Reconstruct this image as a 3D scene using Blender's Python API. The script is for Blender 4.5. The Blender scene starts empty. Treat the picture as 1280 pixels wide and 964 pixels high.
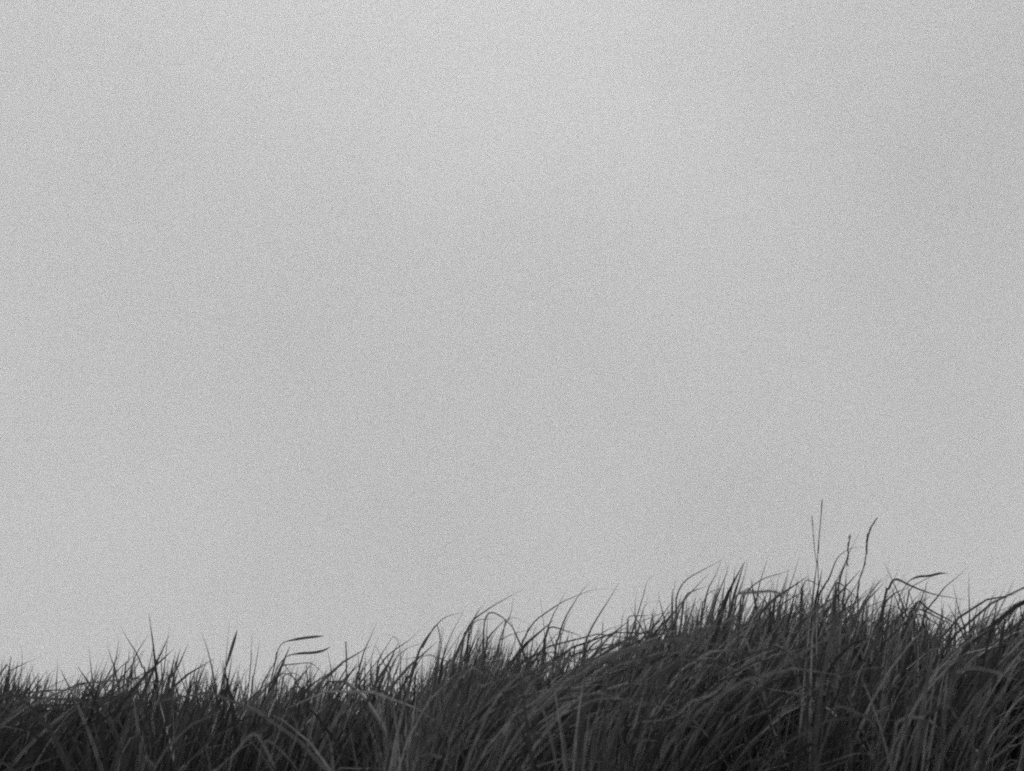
import bpy, math, random
import numpy as np
from mathutils import Vector

R = math.radians
rng = np.random.default_rng(11)
random.seed(5)
S = bpy.context.scene
C = S.collection

# ------------------------------------------------------------------ camera
EYE = Vector((0.0, 0.0, 1.30))
PITCH = R(14.0)
W5 = 3.0                                    # metres across the frame at 5 m along the axis
cam_d = bpy.data.cameras.new("camera")
cam_d.sensor_width = 22.0
cam_d.lens = 22.0 * 5.0 / W5
cam_d.clip_end = 5000.0
cam_d.dof.use_dof = True
cam_d.dof.focus_distance = 5.15
cam_d.dof.aperture_fstop = 1.8
cam = bpy.data.objects.new("camera", cam_d)
cam.location = EYE
cam.rotation_euler = (R(90) + PITCH, 0, 0)
C.objects.link(cam)
S.camera = cam

# ------------------------------------------------------------------ sky: even, faintly mottled overcast, seen on black and white film
SUN_EL, SUN_AZ = R(56), R(-12)
w = bpy.data.worlds.new("World")
S.world = w
w.use_nodes = True
nt = w.node_tree
nt.nodes.clear()
def nd(t, **k):
    n = nt.nodes.new(t)
    for a, b in k.items():
        setattr(n, a, b)
    return n
def mth(op, a, b=None):
    n = nd("ShaderNodeMath", operation=op)
    for i, v in enumerate((a, b)):
        if v is None: continue
        if isinstance(v, (int, float)): n.inputs[i].default_value = v
        else: nt.links.new(v, n.inputs[i])
    return n.outputs[0]
sky = nd("ShaderNodeTexSky", sky_type='NISHITA', sun_disc=False, sun_elevation=SUN_EL, sun_rotation=SUN_AZ)
bw = nd("ShaderNodeRGBToBW")
nt.links.new(sky.outputs[0], bw.inputs[0])
tc = nd("ShaderNodeTexCoord")
n1 = nd("ShaderNodeTexNoise")
n1.inputs["Scale"].default_value = 3.4
n1.inputs["Detail"].default_value = 3
n1.inputs["Roughness"].default_value = 0.45
n2 = nd("ShaderNodeTexWhiteNoise", noise_dimensions='3D')        # sub-pixel speckle of the cloud; reads as fine film-like grain
n2v = nd("ShaderNodeVectorMath", operation='SCALE')
n2v.inputs["Scale"].default_value = 60000.0
nt.links.new(tc.outputs["Generated"], n2v.inputs[0])
nt.links.new(n2v.outputs[0], n2.inputs["Vector"])
for n in (n1,):
    nt.links.new(tc.outputs["Generated"], n.inputs["Vector"])
CLOUD = 5.75
v = mth('ADD', mth('MULTIPLY', mth('SUBTRACT', n1.outputs[0], 0.5), 0.34),
        mth('SUBTRACT', mth('MULTIPLY', mth('POWER', n2.outputs["Value"], 2.0), 3.0), 1.0))
dot = nd("ShaderNodeVectorMath", operation='DOT_PRODUCT')
nt.links.new(tc.outputs["Generated"], dot.inputs[0])
dot.inputs[1].default_value = (math.sin(SUN_AZ) * math.cos(SUN_EL), math.cos(SUN_AZ) * math.cos(SUN_EL), math.sin(SUN_EL))
lift = mth('ADD', mth('MULTIPLY', mth('POWER', mth('MAXIMUM', dot.outputs["Value"], 0.0), 6.0), 0.5), 0.83)   # the veiled sun brightens the cloud round it
cloud = mth('MULTIPLY', mth('MULTIPLY', mth('ADD', v, 1.0), lift), CLOUD)
tot = mth('ADD', mth('MULTIPLY', cloud, 0.94), mth('MULTIPLY', bw.outputs[0], 0.06))
bg = nd("ShaderNodeBackground")
bg.inputs[1].default_value = 0.1
nt.links.new(tot, bg.inputs[0])
wo = nd("ShaderNodeOutputWorld")
nt.links.new(bg.outputs[0], wo.inputs[0])

sun_d = bpy.data.lights.new("sun", 'SUN')
sun_d.energy = 1.5
sun_d.angle = R(25)
sun_d.color = (1, 1, 1)
sun = bpy.data.objects.new("sun", sun_d)
# Nishita: rotation measured from +Y towards +X
sd = Vector((math.sin(SUN_AZ) * math.cos(SUN_EL), math.cos(SUN_AZ) * math.cos(SUN_EL), math.sin(SUN_EL)))
sun.rotation_euler = sd.to_track_quat('Z', 'Y').to_euler()
C.objects.link(sun)

S.view_settings.view_transform = 'Standard'
S.view_settings.look = 'None'
S.view_settings.exposure = 0.0
S.view_settings.gamma = 1.0
S.cycles.use_denoising = False
S.cycles.use_adaptive_sampling = False
S.cycles.filter_width = 2.2
S.cycles.max_bounces = 6
S.cycles.transparent_max_bounces = 4

# ------------------------------------------------------------------ a point of the place seen at a place in the frame
K = W5 / 5.0 / 1280.0
def at(px, py, d):
    a = (px - 640.0) * K
    b = (482.0 - py) * K
    y = math.cos(PITCH) - b * math.sin(PITCH)
    z = math.sin(PITCH) + b * math.cos(PITCH)
    s = d / y
    return np.array((a * s, d, EYE.z + z * s))

# height of the dense grass along the crest of the bank
PROF = [(-500, 880), (-200, 872), (0, 860), (25, 862), (50, 874), (85, 880), (118, 876), (150, 856), (185, 846), (212, 850), (240, 864), (280, 872), (322, 882),
        (350, 870), (400, 866), (430, 864), (460, 854), (500, 850), (540, 842), (565, 828), (600, 806), (625, 820), (660, 826),
        (700, 832), (740, 836), (780, 816), (810, 792), (840, 772), (870, 760), (905, 754), (940, 764), (970, 756), (1000, 752),
        (1040, 760), (1080, 764), (1110, 766), (1150, 768), (1180, 788), (1200, 808), (1215, 808), (1228, 792), (1245, 780), (1280, 772),
        (1400, 760), (1700, 770)]
DC = 5.15
PX = np.array([at(p, q, DC)[0] for p, q in PROF])
PZ = np.array([at(p, q, DC)[2] for p, q in PROF])
def topz(x):
    return np.interp(x, PX, PZ)
XS = np.linspace(-9, 9, 901)
_k = np.exp(-0.5 * (np.arange(-40, 41) * 0.02 / 0.22) ** 2); _k /= _k.sum()
ZS = np.convolve(np.pad(topz(XS), 40, mode='edge'), _k, mode='valid')
HG = 0.98
def ground_z(x, y):
    x = np.asarray(x, float); y = np.asarray(y, float)
    crest = np.interp(x, XS, ZS) - HG
    z = crest - 0.16 * np.clip(5.0 - y, 0, .9) - 0.45 * np.clip(4.1 - y, 0, None) - 0.34 * np.clip(y - 6.1, 0, None)
    far = np.clip((np.abs(x) - 6.0) / 8.0, 0, 1)
    z = np.maximum(z, -0.55 * np.clip((y - 6.1) / 6.0, 0, 1)) 
    z = np.where(y > 6.1, np.maximum(z, -0.6), np.maximum(z, 0.0))
    z = z * (1 - far)
    # unseen bank added behind the camera to shade the face of the grass
    return z + np.where(y < -1.2, 5.0 * np.clip((-1.2 - y) / 2.6, 0, 1) ** .9, 0)

# ------------------------------------------------------------------ materials (greys: the place as black and white film recorded it)
def grass_mat(name, base, rough, trans, spec=0.25):
    m = bpy.data.materials.new(name); m.use_nodes = True
    t = m.node_tree; t.nodes.clear()
    out = t.nodes.new("ShaderNodeOutputMaterial")
    at_ = t.nodes.new("ShaderNodeAttribute"); at_.attribute_name = "tone"
    no = t.nodes.new("ShaderNodeTexNoise"); no.inputs["Scale"].default_value = 14; no.inputs["Detail"].default_value = 4
    tcn = t.nodes.new("ShaderNodeTexCoord"); mp = t.nodes.new("ShaderNodeMapping")
    mp.inputs["Scale"].default_value = (4, 4, 1)
    t.links.new(tcn.outputs["Object"], mp.inputs[0]); t.links.new(mp.outputs[0], no.inputs["Vector"])
    mr = t.nodes.new("ShaderNodeMapRange"); mr.inputs[1].default_value = .3; mr.inputs[2].default_value = .7
    mr.inputs[3].default_value = .72; mr.inputs[4].default_value = 1.3
    t.links.new(no.outputs[0], mr.inputs[0])
    mu = t.nodes.new("ShaderNodeMath"); mu.operation = 'MULTIPLY'
    t.links.new(at_.outputs["Fac"], mu.inputs[0]); t.links.new(mr.outputs[0], mu.inputs[1])
    m2 = t.nodes.new("ShaderNodeMath"); m2.operation = 'MULTIPLY'; m2.inputs[1].default_value = base
    t.links.new(mu.outputs[0], m2.inputs[0])
    p = t.nodes.new("ShaderNodeBsdfPrincipled"); p.inputs["Roughness"].default_value = rough
    p.inputs["Specular IOR Level"].default_value = spec
    t.links.new(m2.outputs[0], p.inputs["Base Color"])
    tr = t.nodes.new("ShaderNodeBsdfTranslucent"); t.links.new(m2.outputs[0], tr.inputs["Color"])
    mx = t.nodes.new("ShaderNodeMixShader"); mx.inputs[0].default_value = trans
    t.links.new(p.outputs[0], mx.inputs[1]); t.links.new(tr.outputs[0], mx.inputs[2])
    t.links.new(mx.outputs[0], out.inputs[0])
    return m
M_GRASS = grass_mat("green_grass", 1.0, 0.5, 0.28, .35)
M_SEED = grass_mat("seed_husk", 1.0, 0.7, 0.6)
M_STRAW = grass_mat("dry_grass", 1.0, 0.6, 0.15)

gm = bpy.data.materials.new("dark_soil"); gm.use_nodes = True
t = gm.node_tree; p = t.nodes["Principled BSDF"]; p.inputs["Roughness"].default_value = .95
no = t.nodes.new("ShaderNodeTexNoise"); no.inputs["Scale"].default_value = 9; no.inputs["Detail"].default_value = 8
cr = t.nodes.new("ShaderNodeValToRGB"); cr.color_ramp.elements[0].color = (.02, .02, .02, 1); cr.color_ramp.elements[1].color = (.06, .06, .06, 1)
t.links.new(no.outputs[0], cr.inputs[0]); t.links.new(cr.outputs[0], p.inputs["Base Color"])

# ------------------------------------------------------------------ the bank and the plain around it, one sheet
def axis(lo, hi, step, far):
    a = list(np.arange(lo, hi + 1e-6, step)); s = step; l, r = lo, hi
    while r < far:
        s *= 1.5; l -= s; r += s
        a = [l] + a + [r]
    return np.array(a)
gx, gy = axis(-8, 8, 0.16, 1500), axis(-5, 13, 0.16, 1500)
GX, GY = np.meshgrid(gx, gy)
GZ = ground_z(GX, GY) + 0.02 * np.sin(GX * 5.1 + GY * 3) * np.cos(GY * 4.3 - GX) * (np.abs(GX) < 10)
nx, ny = len(gx), len(gy)
verts = np.stack([GX, GY, GZ], -1).reshape(-1, 3)
faces = [(j * nx + i, j * nx + i + 1, (j + 1) * nx + i + 1, (j + 1) * nx + i) for j in range(ny - 1) for i in range(nx - 1)]
me = bpy.data.meshes.new("ground"); me.from_pydata(verts.tolist(), [], faces)
me.materials.append(gm); me.polygons.foreach_set("use_smooth", [True] * len(faces))
g = bpy.data.objects.new("ground", me); C.objects.link(g)
g["kind"] = "structure"; g["label"] = "dark soil bank rising to a crest under the tall grass"

# ------------------------------------------------------------------ ribbons: a blade is a keeled strip, three points across
def ribbon_mesh(name, P, Wd, Sd, tone, mat):
    """P (B,n,3) centre lines, Wd (B,n) half widths, Sd (B,n,3) unit side vectors, tone (B,)"""
    B, n, _ = P.shape
    T = np.gradient(P, axis=1)
    T /= np.linalg.norm(T, axis=2, keepdims=True) + 1e-9
    N = np.cross(T, Sd); N /= np.linalg.norm(N, axis=2, keepdims=True) + 1e-9
    keel = N * (Wd * 0.35)[..., None]
    V = np.stack([P - Sd * Wd[..., None] + keel, P - keel * .4, P + Sd * Wd[..., None] + keel], 2).reshape(-1, 3)
    b = np.arange(B)[:, None, None] * n * 3
    i = np.arange(n - 1)[None, :, None] * 3
    q = np.arange(2)[None, None, :]
    a = b + i + q
    F = np.stack([a, a + 1, a + 4, a + 3], -1).reshape(-1, 4)
    me = bpy.data.meshes.new(name)
    me.vertices.add(len(V)); me.vertices.foreach_set("co", V.astype(np.float32).ravel())
    me.loops.add(F.size); me.loops.foreach_set("vertex_index", F.astype(np.int32).ravel())
    me.polygons.add(len(F))
    me.polygons.foreach_set("loop_start", np.arange(0, F.size, 4, dtype=np.int32))
    me.polygons.foreach_set("use_smooth", np.ones(len(F), bool))
    me.update(calc_edges=True)
    at_ = me.attributes.new("tone", 'FLOAT', 'POINT')
    at_.data.foreach_set("value", np.repeat(tone, n * 3).astype(np.float32))
    me.materials.append(mat)
    return me

# ------------------------------------------------------------------ the mass of the grass
def grass_field():
    NT = 2500
    tx = rng.uniform(-3.6, 3.6, NT); ty = 4.12 + 2.6 * rng.random(NT) ** .8
    per = rng.integers(16, 46, NT)
    ti = np.repeat(np.arange(NT), per)
    B = len(ti)
    tuft_az = rng.normal(0, 0.9, NT)
    tuft_h = rng.normal(0, 0.05, NT)
    tuft_tone = np.exp(rng.normal(0, .48, NT))
    tuft_lean = rng.normal(0, .10, NT)
    x0 = tx[ti] + rng.normal(0, .04, B); y0 = ty[ti] + rng.normal(0, .04, B)
    z0 = ground_z(x0, y0) - 0.015
    windy = np.interp(x0, [-1.6, -0.7, 0.0, .6, 1.0, 3], [.3, .42, .85, .8, .6, .6])
    az = np.where(rng.random(B) < .58 + .35 * windy, tuft_az[ti] * .6 + rng.normal(0, .5, B), rng.uniform(-math.pi, math.pi, B))
    az = np.where(y0 < 4.5, -.75 + .8 * az, az)          # the outermost grass hangs out towards the camera
    lean = np.abs(rng.normal(.05 + .24 * windy, .11, B) + tuft_lean[ti])
    bend = np.abs(rng.normal(.06 + .28 * windy + np.where(y0 < 4.7, .3, 0), np.where(y0 < 4.7, .42, .3), B))
    bend = np.where((bend > .8) & (y0 < 4.7), bend * 1.3, bend)
    lean = np.minimum(lean, .6)
    n = 12
    s = np.linspace(0, 1, n)[None, :]
    th = lean[:, None] * (.35 + .65 * s) + bend[:, None] * s ** 2.6
    crease = (rng.random(B) < .08) & (y0 < 4.7)
    cs = rng.uniform(.74, .93, B); ca = rng.uniform(.4, 1.5, B)
    th = th + np.where(crease[:, None] & (s > cs[:, None]), ca[:, None], 0)
    th = np.minimum(th, np.where(y0 > 4.7, 1.3, 2.6)[:, None])
    swirl = az[:, None] + rng.normal(0, .35, B)[:, None] * s
    dirv = np.stack([np.sin(th) * np.cos(swirl), np.sin(th) * np.sin(swirl), np.cos(th)], -1)
    P = np.concatenate([np.zeros((B, 1, 3)), np.cumsum(.5 * (dirv[:, 1:] + dirv[:, :-1]) / (n - 1), axis=1)], 1)
    zm = P[..., 2].max(1)
    fine = np.interp(x0, PX, PZ) - np.interp(x0, XS, ZS)
    hx = np.concatenate([[-.78, 1.32, .48, -1.25], rng.uniform(-1.7, 1.7, 16)])     # hollows where the grass is beaten down
    hw = rng.uniform(.05, .11, len(hx)); hw[:3] = .13
    hd = rng.uniform(4.3, 4.75, len(hx))
    dip = np.exp(-((x0[:, None] - hx) / hw) ** 2 - np.clip((y0[:, None] - hd) / .12, 0, None) ** 2).max(1)
    fine = fine * np.interp(x0, [-.8, -.3], [1.5, 1])
    h = HG + fine + tuft_h[ti] - np.interp(x0, [-1.4, 0.2, .8, 1.3], [-.05, -.055, -.045, -.01]) + np.where(y0 > 5.3, -.05 * (y0 - 5.3), 0) + rng.normal(0, .035, B)
    short = rng.random(B) < np.where(y0 < 4.6, .42, .35)
    h = np.where(short, h * rng.uniform(.5, 1.0, B), h)
    h = h * (1 - .5 * dip)
    tall = rng.random(B) < np.where((y0 > 4.75) & (y0 < 5.5), .19, .06)
    h = h + np.where(tall, rng.uniform(.03, .14, B), 0)
    P *= np.minimum(np.clip(h, .25, 1.6) / np.maximum(zm, .45), 1.55)[:, None, None]
    P += np.stack([x0, y0, z0], -1)[:, None, :]
    # strays that would stand far over the crest of the mass are left out
    rel = P - np.array(EYE); dep = rel[..., 1] * math.cos(PITCH) + rel[..., 2] * math.sin(PITCH)
    u = 640 + rel[..., 0] / dep / K; v = 482 - (rel[..., 2] * math.cos(PITCH) - rel[..., 1] * math.sin(PITCH)) / dep / K
    over = (np.interp(u, [a for a, _ in PROF], [b for _, b in PROF]) - v).max(1)
    allow = np.where(tall, rng.uniform(20, 66, B), np.minimum(rng.exponential(19, B) + 5, 48))
    keep = over < allow
    print("kept", keep.mean(), keep.sum())
    P, ti, az, x0, y0, tall = P[keep], ti[keep], az[keep], x0[keep], y0[keep], tall[keep]; B = len(P)
    T = np.gradient(P, axis=1); T /= np.linalg.norm(T, axis=2, keepdims=True)
    fa = rng.uniform(0, 2 * math.pi, B)[:, None] + rng.normal(0, .9, B)[:, None] * s
    ref = np.stack([np.cos(fa), np.sin(fa), 0 * fa], -1)
    Sd = np.cross(T, ref); Sd /= np.linalg.norm(Sd, axis=2, keepdims=True) + 1e-9
    wmax = np.clip(np.exp(rng.normal(math.log(.0037), .38, B)), .0016, .0066) * np.where(crease[keep], .7, 1) * np.interp(x0, [-.9, -.4], [1.2, 1.05]) * np.where(tall, 1.4, 1) * np.where(y0 < 4.45, .85, 1)
    prof = np.interp(s[0], [0, .25, .5, .75, .9, 1], [.3, .62, 1, .92, .55, .05])[None, :]
    tone = np.clip(.13 * np.exp(rng.normal(0, .6, B)) * tuft_tone[ti] * np.interp(x0, [-1.0, -.4, .9, 1.4], [.66, 1, 1, .8]), .05, .34)
    straw = (rng.random(B) < .10) & (y0 > 4.5)
    tone = np.where(straw, tone * 1.8, tone)
    me = ribbon_mesh("grass", P, wmax[:, None] * prof, Sd, tone, M_GRASS)
    o = bpy.data.objects.new("grass", me); C.objects.link(o)
    o["kind"] = "stuff"; o["category"] = "grass"
    o["label"] = "dense mass of tall wind-blown grass covering the bank"
    return o
grass_field()

# ------------------------------------------------------------------ single blades and stalks that can be picked out
def smooth(P, n):
    P = np.array(P, float)
    Q = np.vstack([2 * P[0] - P[1], P, 2 * P[-1] - P[-2]])
    seg = np.linalg.norm(np.diff(P, axis=0), axis=1); L = np.concatenate([[0], np.cumsum(seg)])
    out = []
    for u in np.linspace(0, L[-1], n):
        i = min(np.searchsorted(L, u, side='right') - 1, len(P) - 2)
        f = (u - L[i]) / max(seg[i], 1e-9)
        p0, p1, p2, p3 = Q[i:i + 4]
        out.append(.5 * (2 * p1 + (p2 - p0) * f + (2 * p0 - 5 * p1 + 4 * p2 - p3) * f * f + (3 * p1 - p0 - 3 * p2 + p3) * f ** 3))
    return np.array(out)

def path3d(path, d, rooted=True, depth=None, root_xy=None):
    """path is tip -> foot in the frame; returns foot -> tip in the place, continued down to the ground"""
    path = path[::-1]
    m = len(path)
    lean = random.uniform(-.16, .16) if depth is None else depth
    pts = [at(px, py, d + lean * (k / (m - 1)) ** 1.5) for k, (px, py) in enumerate(path)]
    if rooted:
        a, b = pts[0], pts[1]
        dx = (a[0] - b[0]) / max(abs(b[2] - a[2]), .02)
        dx = max(-.7, min(.7, dx))
        gz = float(ground_z(a[0], d))
        hgt = max(a[2] - gz, .1)
        rx = a[0] + dx * hgt * .4 if root_xy is None else root_xy[0]
        ry = d + random.uniform(-.05, .05) if root_xy is None else root_xy[1]
        rz = float(ground_z(rx, ry)) - .015
        mid = np.array((a[0] + dx * hgt * .3, .5 * (d + ry), a[2] - .5 * hgt))
        pts = [np.array((rx, ry, rz)), mid] + pts
    return pts

def blade_mesh(name, pts, wpx, d, tone, twist='blade', mat=None, n=90):
    P = smooth(pts, n)
    s = np.linspace(0, 1, n)
    half = wpx * K * d * .5 * (1.08 if mat is None else 1)
    seg = np.linalg.norm(np.diff(P, axis=0), axis=1)
    tip = np.concatenate([np.cumsum(seg[::-1])[::-1], [0]]) / (K * d)
    T = np.gradient(P, axis=0); T /= np.linalg.norm(T, axis=1, keepdims=True)
    V = P - np.array(EYE); V /= np.linalg.norm(V, axis=1, keepdims=True)
    A = np.cross(T, V); A /= np.linalg.norm(A, axis=1, keepdims=True) + 1e-9
    for k in range(1, n):
        if A[k] @ A[k - 1] < 0: A[k] *= -1
    Bv = np.cross(A, T)
    if twist == 'flat_mid':                       # turns edge-on at both ends, broad side shows between
        ph = np.interp(tip, [0, 10, 38, 50, 200], [.6, .1, .1, .8, .5])
    elif twist == 'stem':
        ph = 0 * s
    else:
        ph = random.uniform(-.5, .5) + random.uniform(-.5, .5) * s
    Sd = A * np.cos(ph)[:, None] + Bv * np.sin(ph)[:, None]
    if twist == 'stem': pr = np.interp(s, [0, 1], [1, .45])
    elif twist == 'flat_mid': pr = np.interp(tip, [0, 7, 14, 36, 46, 58, 300], [.05, .6, 1, 1, .7, .5, .5])
    elif twist == 'bow': pr = np.interp(tip, [0, 15, 60, 100, 170], [.1, .85, 1, .4, .25])
    else: pr = np.interp(s, [0, .3, .6, .85, 1], [.6, .95, 1, .62, .05])
    return ribbon_mesh(name, P[None], (half * pr)[None], Sd[None], np.array([tone]), mat or M_GRASS)

def tag(o, label, cat, group=None):
    o["label"] = label; o["category"] = cat
    if group: o["group"] = group

def blade(label, path, w=4, d=5.15, tone=.13, twist='blade', group="single grass blades against the sky", mat=None, depth=None, name="grass_stalk"):
    pts = path3d(path, d, depth=depth)
    root = np.array(pts[0])
    me = blade_mesh(name, pts, w, d, tone, twist, mat)
    co = np.empty(len(me.vertices) * 3, np.float32); me.vertices.foreach_get("co", co)
    co = co.reshape(-1, 3) - root.astype(np.float32); me.vertices.foreach_set("co", co.ravel()); me.update()
    o = bpy.data.objects.new(name, me); o.location = root; C.objects.link(o)
    tag(o, label, "grass blade", group)
    return o

def child(name, me, parent, root):
    co = np.empty(len(me.vertices) * 3, np.float32); me.vertices.foreach_get("co", co)
    co = co.reshape(-1, 3) - np.array(root, np.float32); me.vertices.foreach_set("co", co.ravel()); me.update()
    o = bpy.data.objects.new(name, me); o.parent = parent; C.objects.link(o)
    return o

def plant(name, label, cat, d, stem=None, leaves=(), heads=(), tone=.12, group=None, stem_w=3):
    """stem and leaves share one foot; heads are seed heads on the stem's path"""
    first = stem or leaves[0][0]
    pts = path3d(first, d, depth=.03)
    root = np.array(pts[0])
    e = bpy.data.objects.new(name, None); e.location = root; e.empty_display_size = .1; C.objects.link(e)
    tag(e, label, cat, group)
    if stem:
        child("stem", blade_mesh("stem", pts, stem_w, d, tone, 'stem'), e, root)
    for k, (path, wd, tw) in enumerate(leaves):
        q = path3d(path, d + random.uniform(-.02, .02), depth=random.uniform(-.08, .08), root_xy=(root[0], root[1]))
        child("leaf", blade_mesh("leaf", q, wd, d, tone * random.uniform(.85, 1.2), tw), e, root)
    for path, cnt, size, spread in heads:
        q = path3d(path, d, rooted=False, depth=.01)
        P = smooth(q, cnt)
        n = 4; s = np.linspace(0, 1, n)
        T = np.gradient(P, axis=0); T /= np.linalg.norm(T, axis=1, keepdims=True)
        cl, wd, sdv = [], [], []
        for k in range(cnt):
            for r_ in range(2):
                a = random.uniform(0, 6.28)
                u = np.array((math.cos(a), math.sin(a), 0)); dv = T[k] + u * random.uniform(.15, .5) * spread
                L = size * K * d * random.uniform(.7, 1.4)
                cl.append(P[k] + s[:, None] * dv * L)
                wd.append(L * .13 * np.array((.3, 1, .8, .1)))
                sv = np.cross(dv, (0.3, 1, .2)); sdv.append(np.repeat((sv / np.linalg.norm(sv))[None], n, 0))
        cl.append(smooth(P, 4)); wd.append(np.full(4, .8 * K * d * .5)); sdv.append(np.repeat(np.array([[1., 0, 0]]), 4, 0))
        child("seed_head", ribbon_mesh("seed_head", np.array(cl), np.array(wd), np.array(sdv), np.full(len(cl), tone), M_SEED), e, root)
    return e

# --- left third: short, mostly upright blades
blade("thin upright blade with a whisker tip, closest to the left edge of the picture", [(27,808),(28,825),(26,845),(22,872)], 3.6)
blade("dark blade leaning in from the left edge and crossing a thin upright one", [(45,823),(32,829),(14,838),(-4,850)], 4.2)
blade("slanting blade right behind the crossed pair at the left edge", [(40,838),(33,851),(27,863),(20,880)], 3.6)
blade("faint hair-thin blade over the low arch at far left", [(65,839),(60,852),(56,868)], 2.6, 5.5, .085)
blade("faint short hair-thin blade just left of the low arched one", [(50,845),(46,862),(43,875)], 2, 5.6, .085)
blade("low blade bowed into a flat arch near the left end", [(86,876),(73,869),(58,864),(46,866),(38,874),(33,890)], 4.4, 5.1)
blade("short pointed dark blade between the low arch and a lone upright one", [(88,850),(82,858),(78,868),(74,880)], 4)
blade("stout little spike poking out beside the short pointed blade", [(100,847),(97,858),(95,880)], 5.5)
blade("lone straight upright blade standing clear over the low left grass", [(111,808),(113,828),(115,848),(116,870)], 3.4)
blade("short stub of blade right of the lone upright one", [(129,844),(130,860),(131,878)], 3)
blade("short blade tilted to the left at the edge of the left tuft", [(133,800),(136,814),(141,830),(146,850)], 3.2)
blade("upright blade rising with a slight right lean from the left tuft", [(149,797),(146,818),(142,838),(140,862)], 3.6)
blade("thin blade leaning left and crossing another blade beside the broad pointed one", [(150,782),(160,800),(170,816),(178,835),(182,855)], 3.2)
blade("blade leaning right that crosses the left-leaning thin one", [(186,793),(178,805),(169,821),(162,845),(158,868)], 4)
blade("faint straight stem between the two crossing blades of the left tuft", [(172,796),(168,812),(166,832),(164,858)], 2, 5.5, .09)
blade("short dark blade at the heart of the left tuft", [(162,810),(160,828),(155,850)], 4)
blade("broad sharply pointed blade, the tallest upright one in the left third", [(186,766),(188,783),(191,806),(194,838),(195,868)], 8.0, 5.05, .055)
blade("faint thread-like stem just right of the broad pointed blade", [(212,783),(209,800),(207,820),(204,848)], 1.8, 5.6, .1)
blade("second faint thread-like stem close to the broad pointed blade", [(204,800),(203,820),(202,848)], 1.6, 5.6, .1)
blade("thin stem fallen to the left over the small hump", [(199,819),(208,825),(217,832),(223,840)][:], 2.4, 5.3, .08)
blade("stubby blade with a blunt tip tilted right beside the small left hump", [(236,804),(231,814),(225,828),(216,845),(206,866)], 5.2, 5.1)
blade("thinner blade rising just left of the blunt tilted one", [(223,816),(219,830),(213,848)], 3)
blade("medium blade tilted right, between the small hump and the long curved blade", [(256,819),(250,834),(246,848),(243,872)], 4.2)
blade("long slightly curved blade with its tip leaning left above a gap", [(251,790),(258,808),(264,832),(268,854),(270,878)], 4.8)
blade("short thin upright between two taller blades left of the gap", [(257,831),(258,848),(258,866)], 2.4)
blade("blade leaning left just right of the long slightly curved one", [(274,822),(278,836),(281,856),(282,880)], 4)
blade("thick dark floating-looking blade tip on a thread-thin base", [(297,787),(292,803),(287,820),(283,834),(280,850),(279,880)], 3.4, 5.15, .11, 'flat_mid')
blade("faint thread-like stem close behind the dark floating-looking tip", [(287,776),(285,795),(283,820),(281,850)], 1.8, 5.6, .1)
blade("short blade reaching right above the notch in the low grass", [(298,852),(288,857),(280,864),(274,876)], 3.6)
blade("straight thin blade left of the horizontal pair", [(325,800),(322,818),(318,842),(314,870)], 3)
blade("faint thread-like stem above the notch in the low grass", [(315,792),(314,812),(312,845)], 1.8, 5.6, .1)
plant("grass_plant", "thin plant with two leaves blown out flat like parallel bars", "grass plant", 5.15,
      [(346,815),(343,832),(338,855),(333,880)],
      [([(406,795),(395,796),(378,798),(363,801),(354,804),(348,812),(343,835),(335,875)], 2.9, 'flat_mid'),
       ([(414,808),(405,813),(392,816),(375,817),(360,820),(353,826),(345,840),(336,875)], 2.9, 'flat_mid')], tone=.11, group="grass plants with several leaves")
blade("wiry blade arched flat under the parallel bars and dipping to the right", [(414,858),(407,846),(399,837),(388,829),(370,830),(352,833),(347,846),(345,872)], 2.6)
blade("blade pointing down left out of the bent tuft below the parallel bars", [(318,862),(328,852),(341,842),(354,842),(366,846),(376,862),(380,880)], 3.4)
blade("bowed blade curling right and down below the parallel bars", [(390,866),(380,850),(368,842),(356,845),(350,870)], 3.4)
blade("tiny blade making the left arm of a small vee", [(425,838),(419,845),(415,856),(413,872)], 2.2)
blade("short stiff blade making the right arm of a small vee", [(444,847),(432,851),(421,855),(414,860),(411,876)], 3)
blade("lone stiff upright blade cut off square at the top, left of the centre", [(432,802),(433,820),(433,842),(434,870)], 3.4, twist='stem')
# --- middle
blade("first long blade leaning right where the grass begins to climb", [(471,778),(463,797),(455,815),(449,838),(444,864)], 3.6)
blade("second slimmer blade leaning right where the grass begins to climb", [(474,796),(467,812),(464,832),(463,860)], 2.8)
blade("blade hooked over at the top with a short crooked tip", [(502,803),(497,799),(491,796),(484,807),(474,824),(470,850)], 3)
blade("thin curled blade end pointing left over the hooked one", [(478,793),(486,793),(494,797),(499,806),(501,830),(500,855)], 2, 5.5, .08)
blade("long low blade leaning far to the right over the rising slope", [(526,785),(514,798),(500,808),(487,818),(477,830),(470,855)], 3.4)
blade("blade leaning right, nearly parallel under the long low one", [(534,803),(515,808),(500,818),(490,832),(485,858)], 3.2, 5.2)
blade("dark straight blade in the thicket below the big kinked leaf", [(509,806),(503,820),(495,842),(490,862)], 3.8)
plant("grass_plant", "plant with a broad leaf kinked over and another folded straight down", "grass plant", 5.1, None,
      [([(580,765),(568,768),(556,772),(548,779),(538,791),(528,806),(519,828),(511,862)], 3.6, 'blade'),
       ([(555,824),(552,808),(549,792),(546,781),(538,792),(529,808),(518,835)], 3.8, 'blade')], tone=.11, group="grass plants with several leaves")
blade("slim straight stem leaning right behind the big kinked leaf", [(583,757),(572,778),(562,798),(554,822),(550,845)], 2.4, 5.4, .08)
blade("short thick blade tip leaning right above the middle tuft", [(608,750),(601,761),(593,773),(588,790),(584,815)], 3.4)
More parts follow.
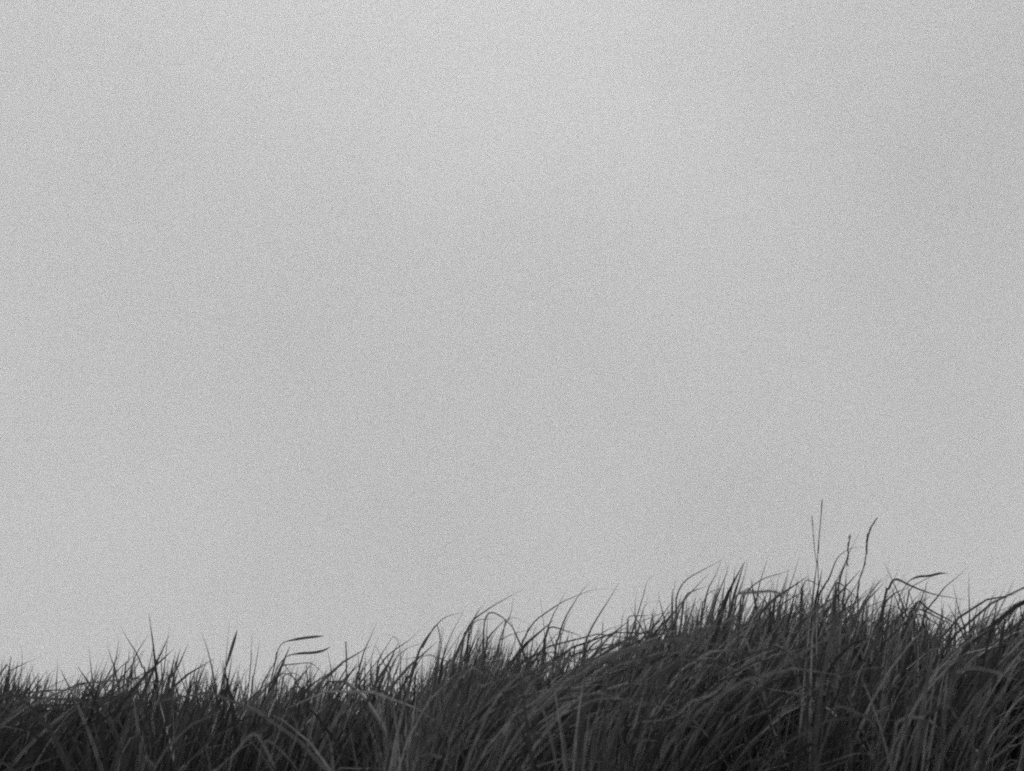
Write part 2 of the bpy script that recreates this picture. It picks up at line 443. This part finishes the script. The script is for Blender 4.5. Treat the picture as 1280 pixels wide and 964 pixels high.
blade("long curved blade sweeping up right over the middle tuft", [(653,737),(640,744),(622,754),(605,765),(591,776),(583,790),(577,815)], 3.4)
blade("blade with a kink leaning left, crossing the long sweep over the middle tuft", [(642,745),(640,760),(637,771),(630,785),(624,805),(621,830)], 3)
blade("dark oblique blade joining the kinked one above the middle tuft", [(637,772),(630,776),(620,786),(611,797),(606,818)], 3.8)
blade("thin stem bowed over to the right and hanging beside the middle tuft", [(643,822),(644,800),(642,787),(634,777),(622,768),(612,766),(606,776),(604,800),(603,822)], 2.6, 5.25)
blade("short leaf tip drooping right beyond the kinked blade", [(661,780),(651,775),(641,772),(633,778),(628,800)], 2.6)
blade("flat blade lying across the top of the middle tuft", [(625,774),(610,774),(596,776),(588,786),(583,812)], 2.4, 5.3, .075)
blade("upright blade in front of the flat one on the middle tuft", [(609,760),(609,778),(608,800),(606,825)], 2.4)
blade("long thin blade lying low, pointing right to the middle gap", [(672,785),(655,789),(640,793),(628,800),(620,820)], 2.6, 5.25)
blade("stout blade leaning right at the left of the middle gap", [(663,778),(657,794),(651,812),(645,832)], 4.2)
blade("blade leaning right with a long bare tip over the middle gap", [(707,739),(700,753),(690,772),(682,795),(678,822)], 3.4)
blade("longest blade laid over to the right above the middle gap", [(758,736),(740,738),(724,744),(703,753),(682,767),(668,778),(656,798),(650,825)], 3.6)
blade("straight slanting blade crossing the longest laid-over one", [(738,727),(728,738),(718,753),(706,774),(698,798),(693,824)], 3.4)
blade("slim blade just under the crossing of two long ones", [(718,762),(708,775),(703,792),(698,815)], 2.4)
blade("faint vertical stem left of the crossing of two long blades", [(675,748),(679,775),(681,800),(682,822)], 2, 5.5, .08)
blade("straight dark leaf folded down to the right with its point in the grass", [(733,800),(722,794),(708,789),(689,784),(683,795),(680,822)], 4.2)
blade("lone long blade leaning right across the open gap", [(775,726),(764,745),(750,767),(739,786),(732,804),(728,828)], 3)
blade("short upright beneath the folded leaf", [(714,790),(717,806),(718,828)], 2.6)
blade("low blade reaching right across the bottom of the gap", [(776,782),(760,787),(748,795),(738,803),(730,820)], 3.2)
blade("dark stem lying level along the bottom of the gap", [(800,808),(780,807),(758,810),(735,813),(715,820),(705,835)], 3.6, 5.1)
blade("upright blade at the left of the square-bent stem", [(782,760),(778,772),(776,790),(773,815)], 3)
blade("stem bent square, level at the top like a doorway", [(822,766),(812,769),(798,770),(786,771),(785,780),(784,800),(782,825)], 3.6)
blade("slim blade with a bent tip above the square-bent stem", [(818,717),(809,727),(805,742),(798,765),(790,790),(785,812)], 3)
blade("slim straight blade just right of the one with a bent tip", [(811,743),(805,760),(800,778),(794,800),(790,820)], 3)
blade("short stem left of the blade with a bent tip", [(796,737),(794,755),(794,772),(795,800)], 3)
blade("wiry arch over the square-bent stem", [(823,751),(812,753),(804,762),(799,785),(797,812)], 2, 5.3, .08)
# --- crest right of the middle
blade("long thin blade arching right to a point over the crest", [(907,697),(895,704),(878,713),(862,722),(852,732),(846,747),(845,770)], 3)
blade("faint thread-like stem left of the long arching blade", [(846,720),(843,735),(841,762)], 1.8, 5.6, .1)
blade("blade angled flat at the left of the crest", [(888,731),(872,737),(860,742),(856,750),(852,772)], 4)
blade("level blade end crossing several stems below the arch tip", [(914,735),(900,737),(888,740),(880,752),(876,775)], 3, 5.25)
blade("straight blade rising to just under the arch tip", [(901,702),(894,720),(885,737),(880,760),(876,785)], 4.2)
blade("second straight blade, with a crooked top, right of the arch tip", [(906,700),(909,713),(904,727),(897,745),(890,770),(884,790)], 3.4)
blade("stiff blade with a narrow tip in the thick of the crest", [(919,708),(917,724),(914,742),(912,770)], 3.2)
blade("blade leaning right in the thick of the crest", [(934,703),(930,722),(923,742),(917,770)], 3.8)
blade("tall slim blade at the right end of the crest tuft", [(961,693),(955,712),(949,732),(944,758),(940,780)], 3.2)
blade("long blade laid out level to the right over the crest", [(993,711),(976,717),(958,722),(944,730),(933,742),(926,768)], 3)
blade("dark stem slanting down right from the crest tuft", [(971,764),(957,753),(945,743),(935,736),(928,745),(924,775)], 3.4)
blade("faint stem leaning left right of the crest tuft", [(962,719),(968,738),(973,762)], 2.4, 5.35, .075)
blade("slender straight blade in the dip before the seed stalks", [(1000,693),(994,714),(986,738),(981,765)], 2.4, 5.35, .07)
blade("short blade between the dip and the first broken leaf", [(1000,713),(1003,735),(1003,765)], 2.2)
# --- seed stalks and the right hump
plant("seed_stalk", "tallest seed stalk, hair-thin and upright with a faint double head", "seed stalk", 5.3,
      [(1027,628),(1026,650),(1023,680),(1022,700),(1023,735),(1022,785)], [],
      [([(1023,690),(1024,670),(1026,650),(1028,624)], 22, 2.8, .9), ([(1021,706),(1018,685),(1016,660),(1015,645)], 14, 2.8, .9)], tone=.12, group="seed stalks rising over the grass", stem_w=1.7)
plant("seed_stalk", "dark nodding seed stalk bending right at the top, with a small side leaf", "seed stalk", 5.15,
      [(1089,660),(1085,672),(1083,690),(1080,708),(1075,722),(1072,740),(1073,775)],
      [([(1088,705),(1081,713),(1076,721),(1073,738),(1073,775)], 2.8, 'blade')],
      [([(1081,705),(1083,690),(1084,674),(1088,660),(1097,647)], 18, 4.6, .8)], tone=.12, group="seed stalks rising over the grass", stem_w=2.6)
blade("thick blade arching over to the right between the two seed stalks", [(1081,684),(1070,684),(1058,688),(1047,697),(1041,710),(1036,723),(1028,736),(1020,765)], 4.6, tone=.11)
plant("seed_stalk", "budding stalk with a ragged top crossing the thick arch", "seed stalk", 5.15,
      [(1063,670),(1060,685),(1060,697),(1053,712),(1048,732),(1043,755),(1038,785)], [],
      [([(1059,703),(1060,690),(1061,678),(1063,668)], 5, 5, .8)], tone=.1, group="seed stalks rising over the grass", stem_w=3.2)
blade("slim blade tip slanting right over the thick arch", [(1074,666),(1067,680),(1061,692),(1054,712),(1048,735),(1044,765)], 2.6, 5.2)
blade("knobbly stem right of the budding stalk", [(1064,704),(1058,715),(1056,735),(1052,765)], 2.2, 5.25)
blade("first broken leaf, folded over and pointing down right beside the tallest stalk", [(1038,739),(1030,734),(1020,730),(1009,725),(1004,733),(1001,760)], 4.2, tone=.11)
blade("second broken leaf, folded over and pointing down right beside the nodding stalk", [(1076,754),(1068,745),(1058,736),(1047,728),(1044,742),(1042,770)], 4.4, tone=.11)
blade("blade leaning right behind the tip of the second broken leaf", [(1102,724),(1091,737),(1082,749),(1075,763),(1068,785)], 4, tone=.06)
blade("faint slim blade leaning right at the left foot of the hump", [(1113,722),(1100,728),(1090,740),(1082,756),(1078,780)], 2.2, 5.4, .08)
plant("grass_plant", "sprawling plant on the right hump with a thick bent leaf and a long level one", "grass plant", 5.12, None,
      [([(1139,733),(1130,737),(1120,741),(1112,747),(1106,756),(1100,780)], 6, 'blade'),
       ([(1208,750),(1190,747),(1172,744),(1155,739),(1138,732),(1119,724),(1111,736),(1104,758)], 4, 'blade'),
       ([(1132,764),(1122,760),(1113,757),(1106,759),(1101,782)], 3.2, 'blade')], tone=.11, group="grass plants with several leaves")
blade("slim blade rising through the bend of the sprawling plant", [(1126,704),(1119,721),(1111,736),(1105,760)], 2.4, 5.25, .075)
blade("loose blade blown level high over the right hump", [(1186,717),(1174,717),(1162,720),(1148,721),(1136,727),(1128,740),(1122,768)], 2.6, 5.2, .1, 'flat_mid')
blade("slim leaf tip under the level one high over the right hump", [(1178,713),(1164,721),(1150,728),(1139,736),(1132,765)], 2.6, 5.3)
blade("long blade slanting up right to a lone tip above the right gap", [(1210,708),(1198,720),(1181,734),(1171,747),(1160,761),(1152,785)], 3.6)
blade("faint upright stem in the middle of the right hump", [(1132,738),(1130,752),(1129,780)], 2.6)
blade("drooping blade along the top edge of the dark matted tuft", [(1220,800),(1206,788),(1190,777),(1172,768),(1158,760),(1149,752),(1143,760),(1138,785)], 4.4, 5.05, .09)
blade("second drooping blade, just inside the matted tuft's top edge", [(1214,797),(1198,786),(1182,777),(1167,769),(1152,762),(1140,764),(1134,785)], 4.6, 5.0, .09)
blade("third drooping blade, lowest over the bright holes in the matted tuft", [(1204,803),(1190,793),(1178,784),(1165,776),(1150,768),(1140,772),(1134,790)], 3.6, 5.0, .09)
blade("crooked stub poking up from the matted tuft", [(1158,747),(1150,753),(1154,762),(1160,775),(1158,795)], 2.8)
blade("leaning dark blade in the right gap, tip to the left", [(1190,730),(1194,742),(1197,758),(1203,778),(1208,805)], 4)
blade("faint upright stem beside the leaning dark blade in the right gap", [(1195,745),(1194,765),(1194,800)], 2.6, 5.3)
blade("tall straight blade standing alone in the right gap", [(1211,715),(1211,735),(1212,765),(1213,805)], 3.4)
blade("faint hanging stem under the lone slanting blade", [(1177,742),(1177,760),(1176,785)], 2, 5.4, .08)
blade("upright blade at the right side of the gap", [(1225,752),(1224,770),(1222,802)], 3)
blade("slanting blade with a soft tip just right of the gap", [(1244,739),(1236,755),(1229,773),(1224,805)], 3.4)
blade("long out-of-focus blade slanting up near the right edge", [(1268,724),(1258,745),(1247,768),(1236,800)], 4, 4.3, .06)
blade("thick blurred blade bending over at the right edge", [(1296,748),(1280,754),(1269,762),(1260,775),(1252,800)], 6.5, 4.2, .06)
# --- pale bent blades low in front
G = "pale bent blades low in the dark grass"
def pale(label, path, w=4.5, d=4.04, tone=.17, twist='bow'):
    return blade(label, path, w, max(d, 4.04), tone * 1.5, twist, G, M_STRAW, depth=random.uniform(-.06, .02))
pale("pale arched blade low at the right, the longest of the pale bows", [(1272,851),(1258,844),(1240,839),(1222,835),(1206,836),(1193,843),(1186,858),(1182,890)], 5)
pale("short pale blade rising to meet the longest pale bow", [(1247,843),(1238,852),(1230,861),(1224,870),(1219,895)], 5, tone=.12)
pale("small pale bow in the dark bottom right", [(1176,914),(1168,905),(1157,898),(1145,897),(1134,898),(1123,903),(1118,925)], 4.4)
pale("short pale blade standing on the small pale bow", [(1146,864),(1141,876),(1136,888),(1133,905)], 4.6, tone=.12)
pale("blurry pale blade slanting up right, right of the small pale bow", [(1195,870),(1183,879),(1170,888),(1160,897),(1154,915)], 7, 3.7, .09)
pale("blurry pale blade slanting up right, under the longest pale bow", [(1268,871),(1257,880),(1246,890),(1238,905)], 7, 3.7, .09)
pale("crooked pale stem in the blackest corner at right", [(1184,915),(1182,928),(1175,940),(1170,958)], 4, tone=.12)
pale("little pale stub nearly lost in the black right corner", [(1230,929),(1223,940),(1217,955)], 4.5, tone=.1)
pale("pale crooked tip curving over left of the small pale bow", [(1097,918),(1094,908),(1084,898),(1070,890),(1056,884),(1042,885),(1032,900),(1026,930)], 3.6, tone=.12)
pale("pale straight stem slanting at the foot of the right grass", [(1041,896),(1033,920),(1024,948),(1018,975)], 4, tone=.12)
pale("grey bow half hidden in the grass under the seed stalks", [(1074,805),(1062,806),(1048,809),(1036,813),(1026,820),(1020,840)], 4, 4.5, .12)
pale("widest pale blade, bent and slanting up right in the middle foreground", [(914,843),(903,857),(890,868),(876,873),(862,879),(850,891),(838,897),(822,901),(800,903),(780,910),(770,935)], 5.5)
pale("pale leaf tip right under the widest pale blade", [(866,902),(857,906),(851,914),(846,930)], 4.4, tone=.13)
pale("pale level tip in the black hollow below the widest pale blade", [(822,927),(808,925),(794,927),(784,934),(778,955)], 4, tone=.13)
pale("long grey blade sweeping up right, left of the widest pale blade", [(850,824),(832,832),(818,848),(806,866),(798,890)], 4, 4.3, .11)
pale("long grey blade running parallel below the sweeping one", [(838,858),(822,876),(808,894),(796,912),(788,935)], 4, 4.1, .11)
pale("grey blade curving up right in the centre foreground", [(752,872),(738,882),(728,895),(724,915),(722,940)], 4, 4.0, .11)
pale("grey level tip at left of the centre foreground", [(682,896),(668,897),(655,901),(645,908),(636,925)], 4, 4.0, .12)
pale("pale bow at the very bottom, left of the centre", [(563,962),(558,951),(548,945),(536,943),(526,945),(519,953),(515,975)], 4.8, tone=.2)
pale("pale bow just above the bottom one, with a flat top", [(586,914),(570,913),(556,913),(545,919),(536,928),(527,940),(522,965)], 3.8, 3.9, .14)
pale("faint pale tip slanting over the flat-topped bow", [(556,901),(542,908),(530,914),(522,922),(517,940)], 3.8, 4.0, .12)
pale("pale bow with a bright knuckle, low at the left", [(345,962),(337,945),(329,930),(323,920),(317,917),(309,922),(300,933),(292,945),(286,962)], 4.6, tone=.2)
pale("long pale blade slanting down right from the bright knuckle", [(375,968),(364,953),(352,940),(342,931),(334,926),(328,932),(322,955)], 4.4, tone=.16)
pale("grey bow hanging on the right of the black hollow", [(360,944),(366,933),(371,920),(371,906),(367,898),(360,892),(352,892),(345,902),(342,930)], 3.8, 3.95, .12)
pale("pale upright blade right of the black hollow", [(409,918),(413,930),(415,944),(416,965)], 4, tone=.15)
pale("short pale tip at the bottom, left of the bright knuckle", [(280,955),(274,960),(268,968),(262,985)], 5, tone=.18)
pale("small pale hook at the bottom of the left grass", [(194,964),(192,957),(187,952),(181,953),(177,965)], 4, tone=.14)
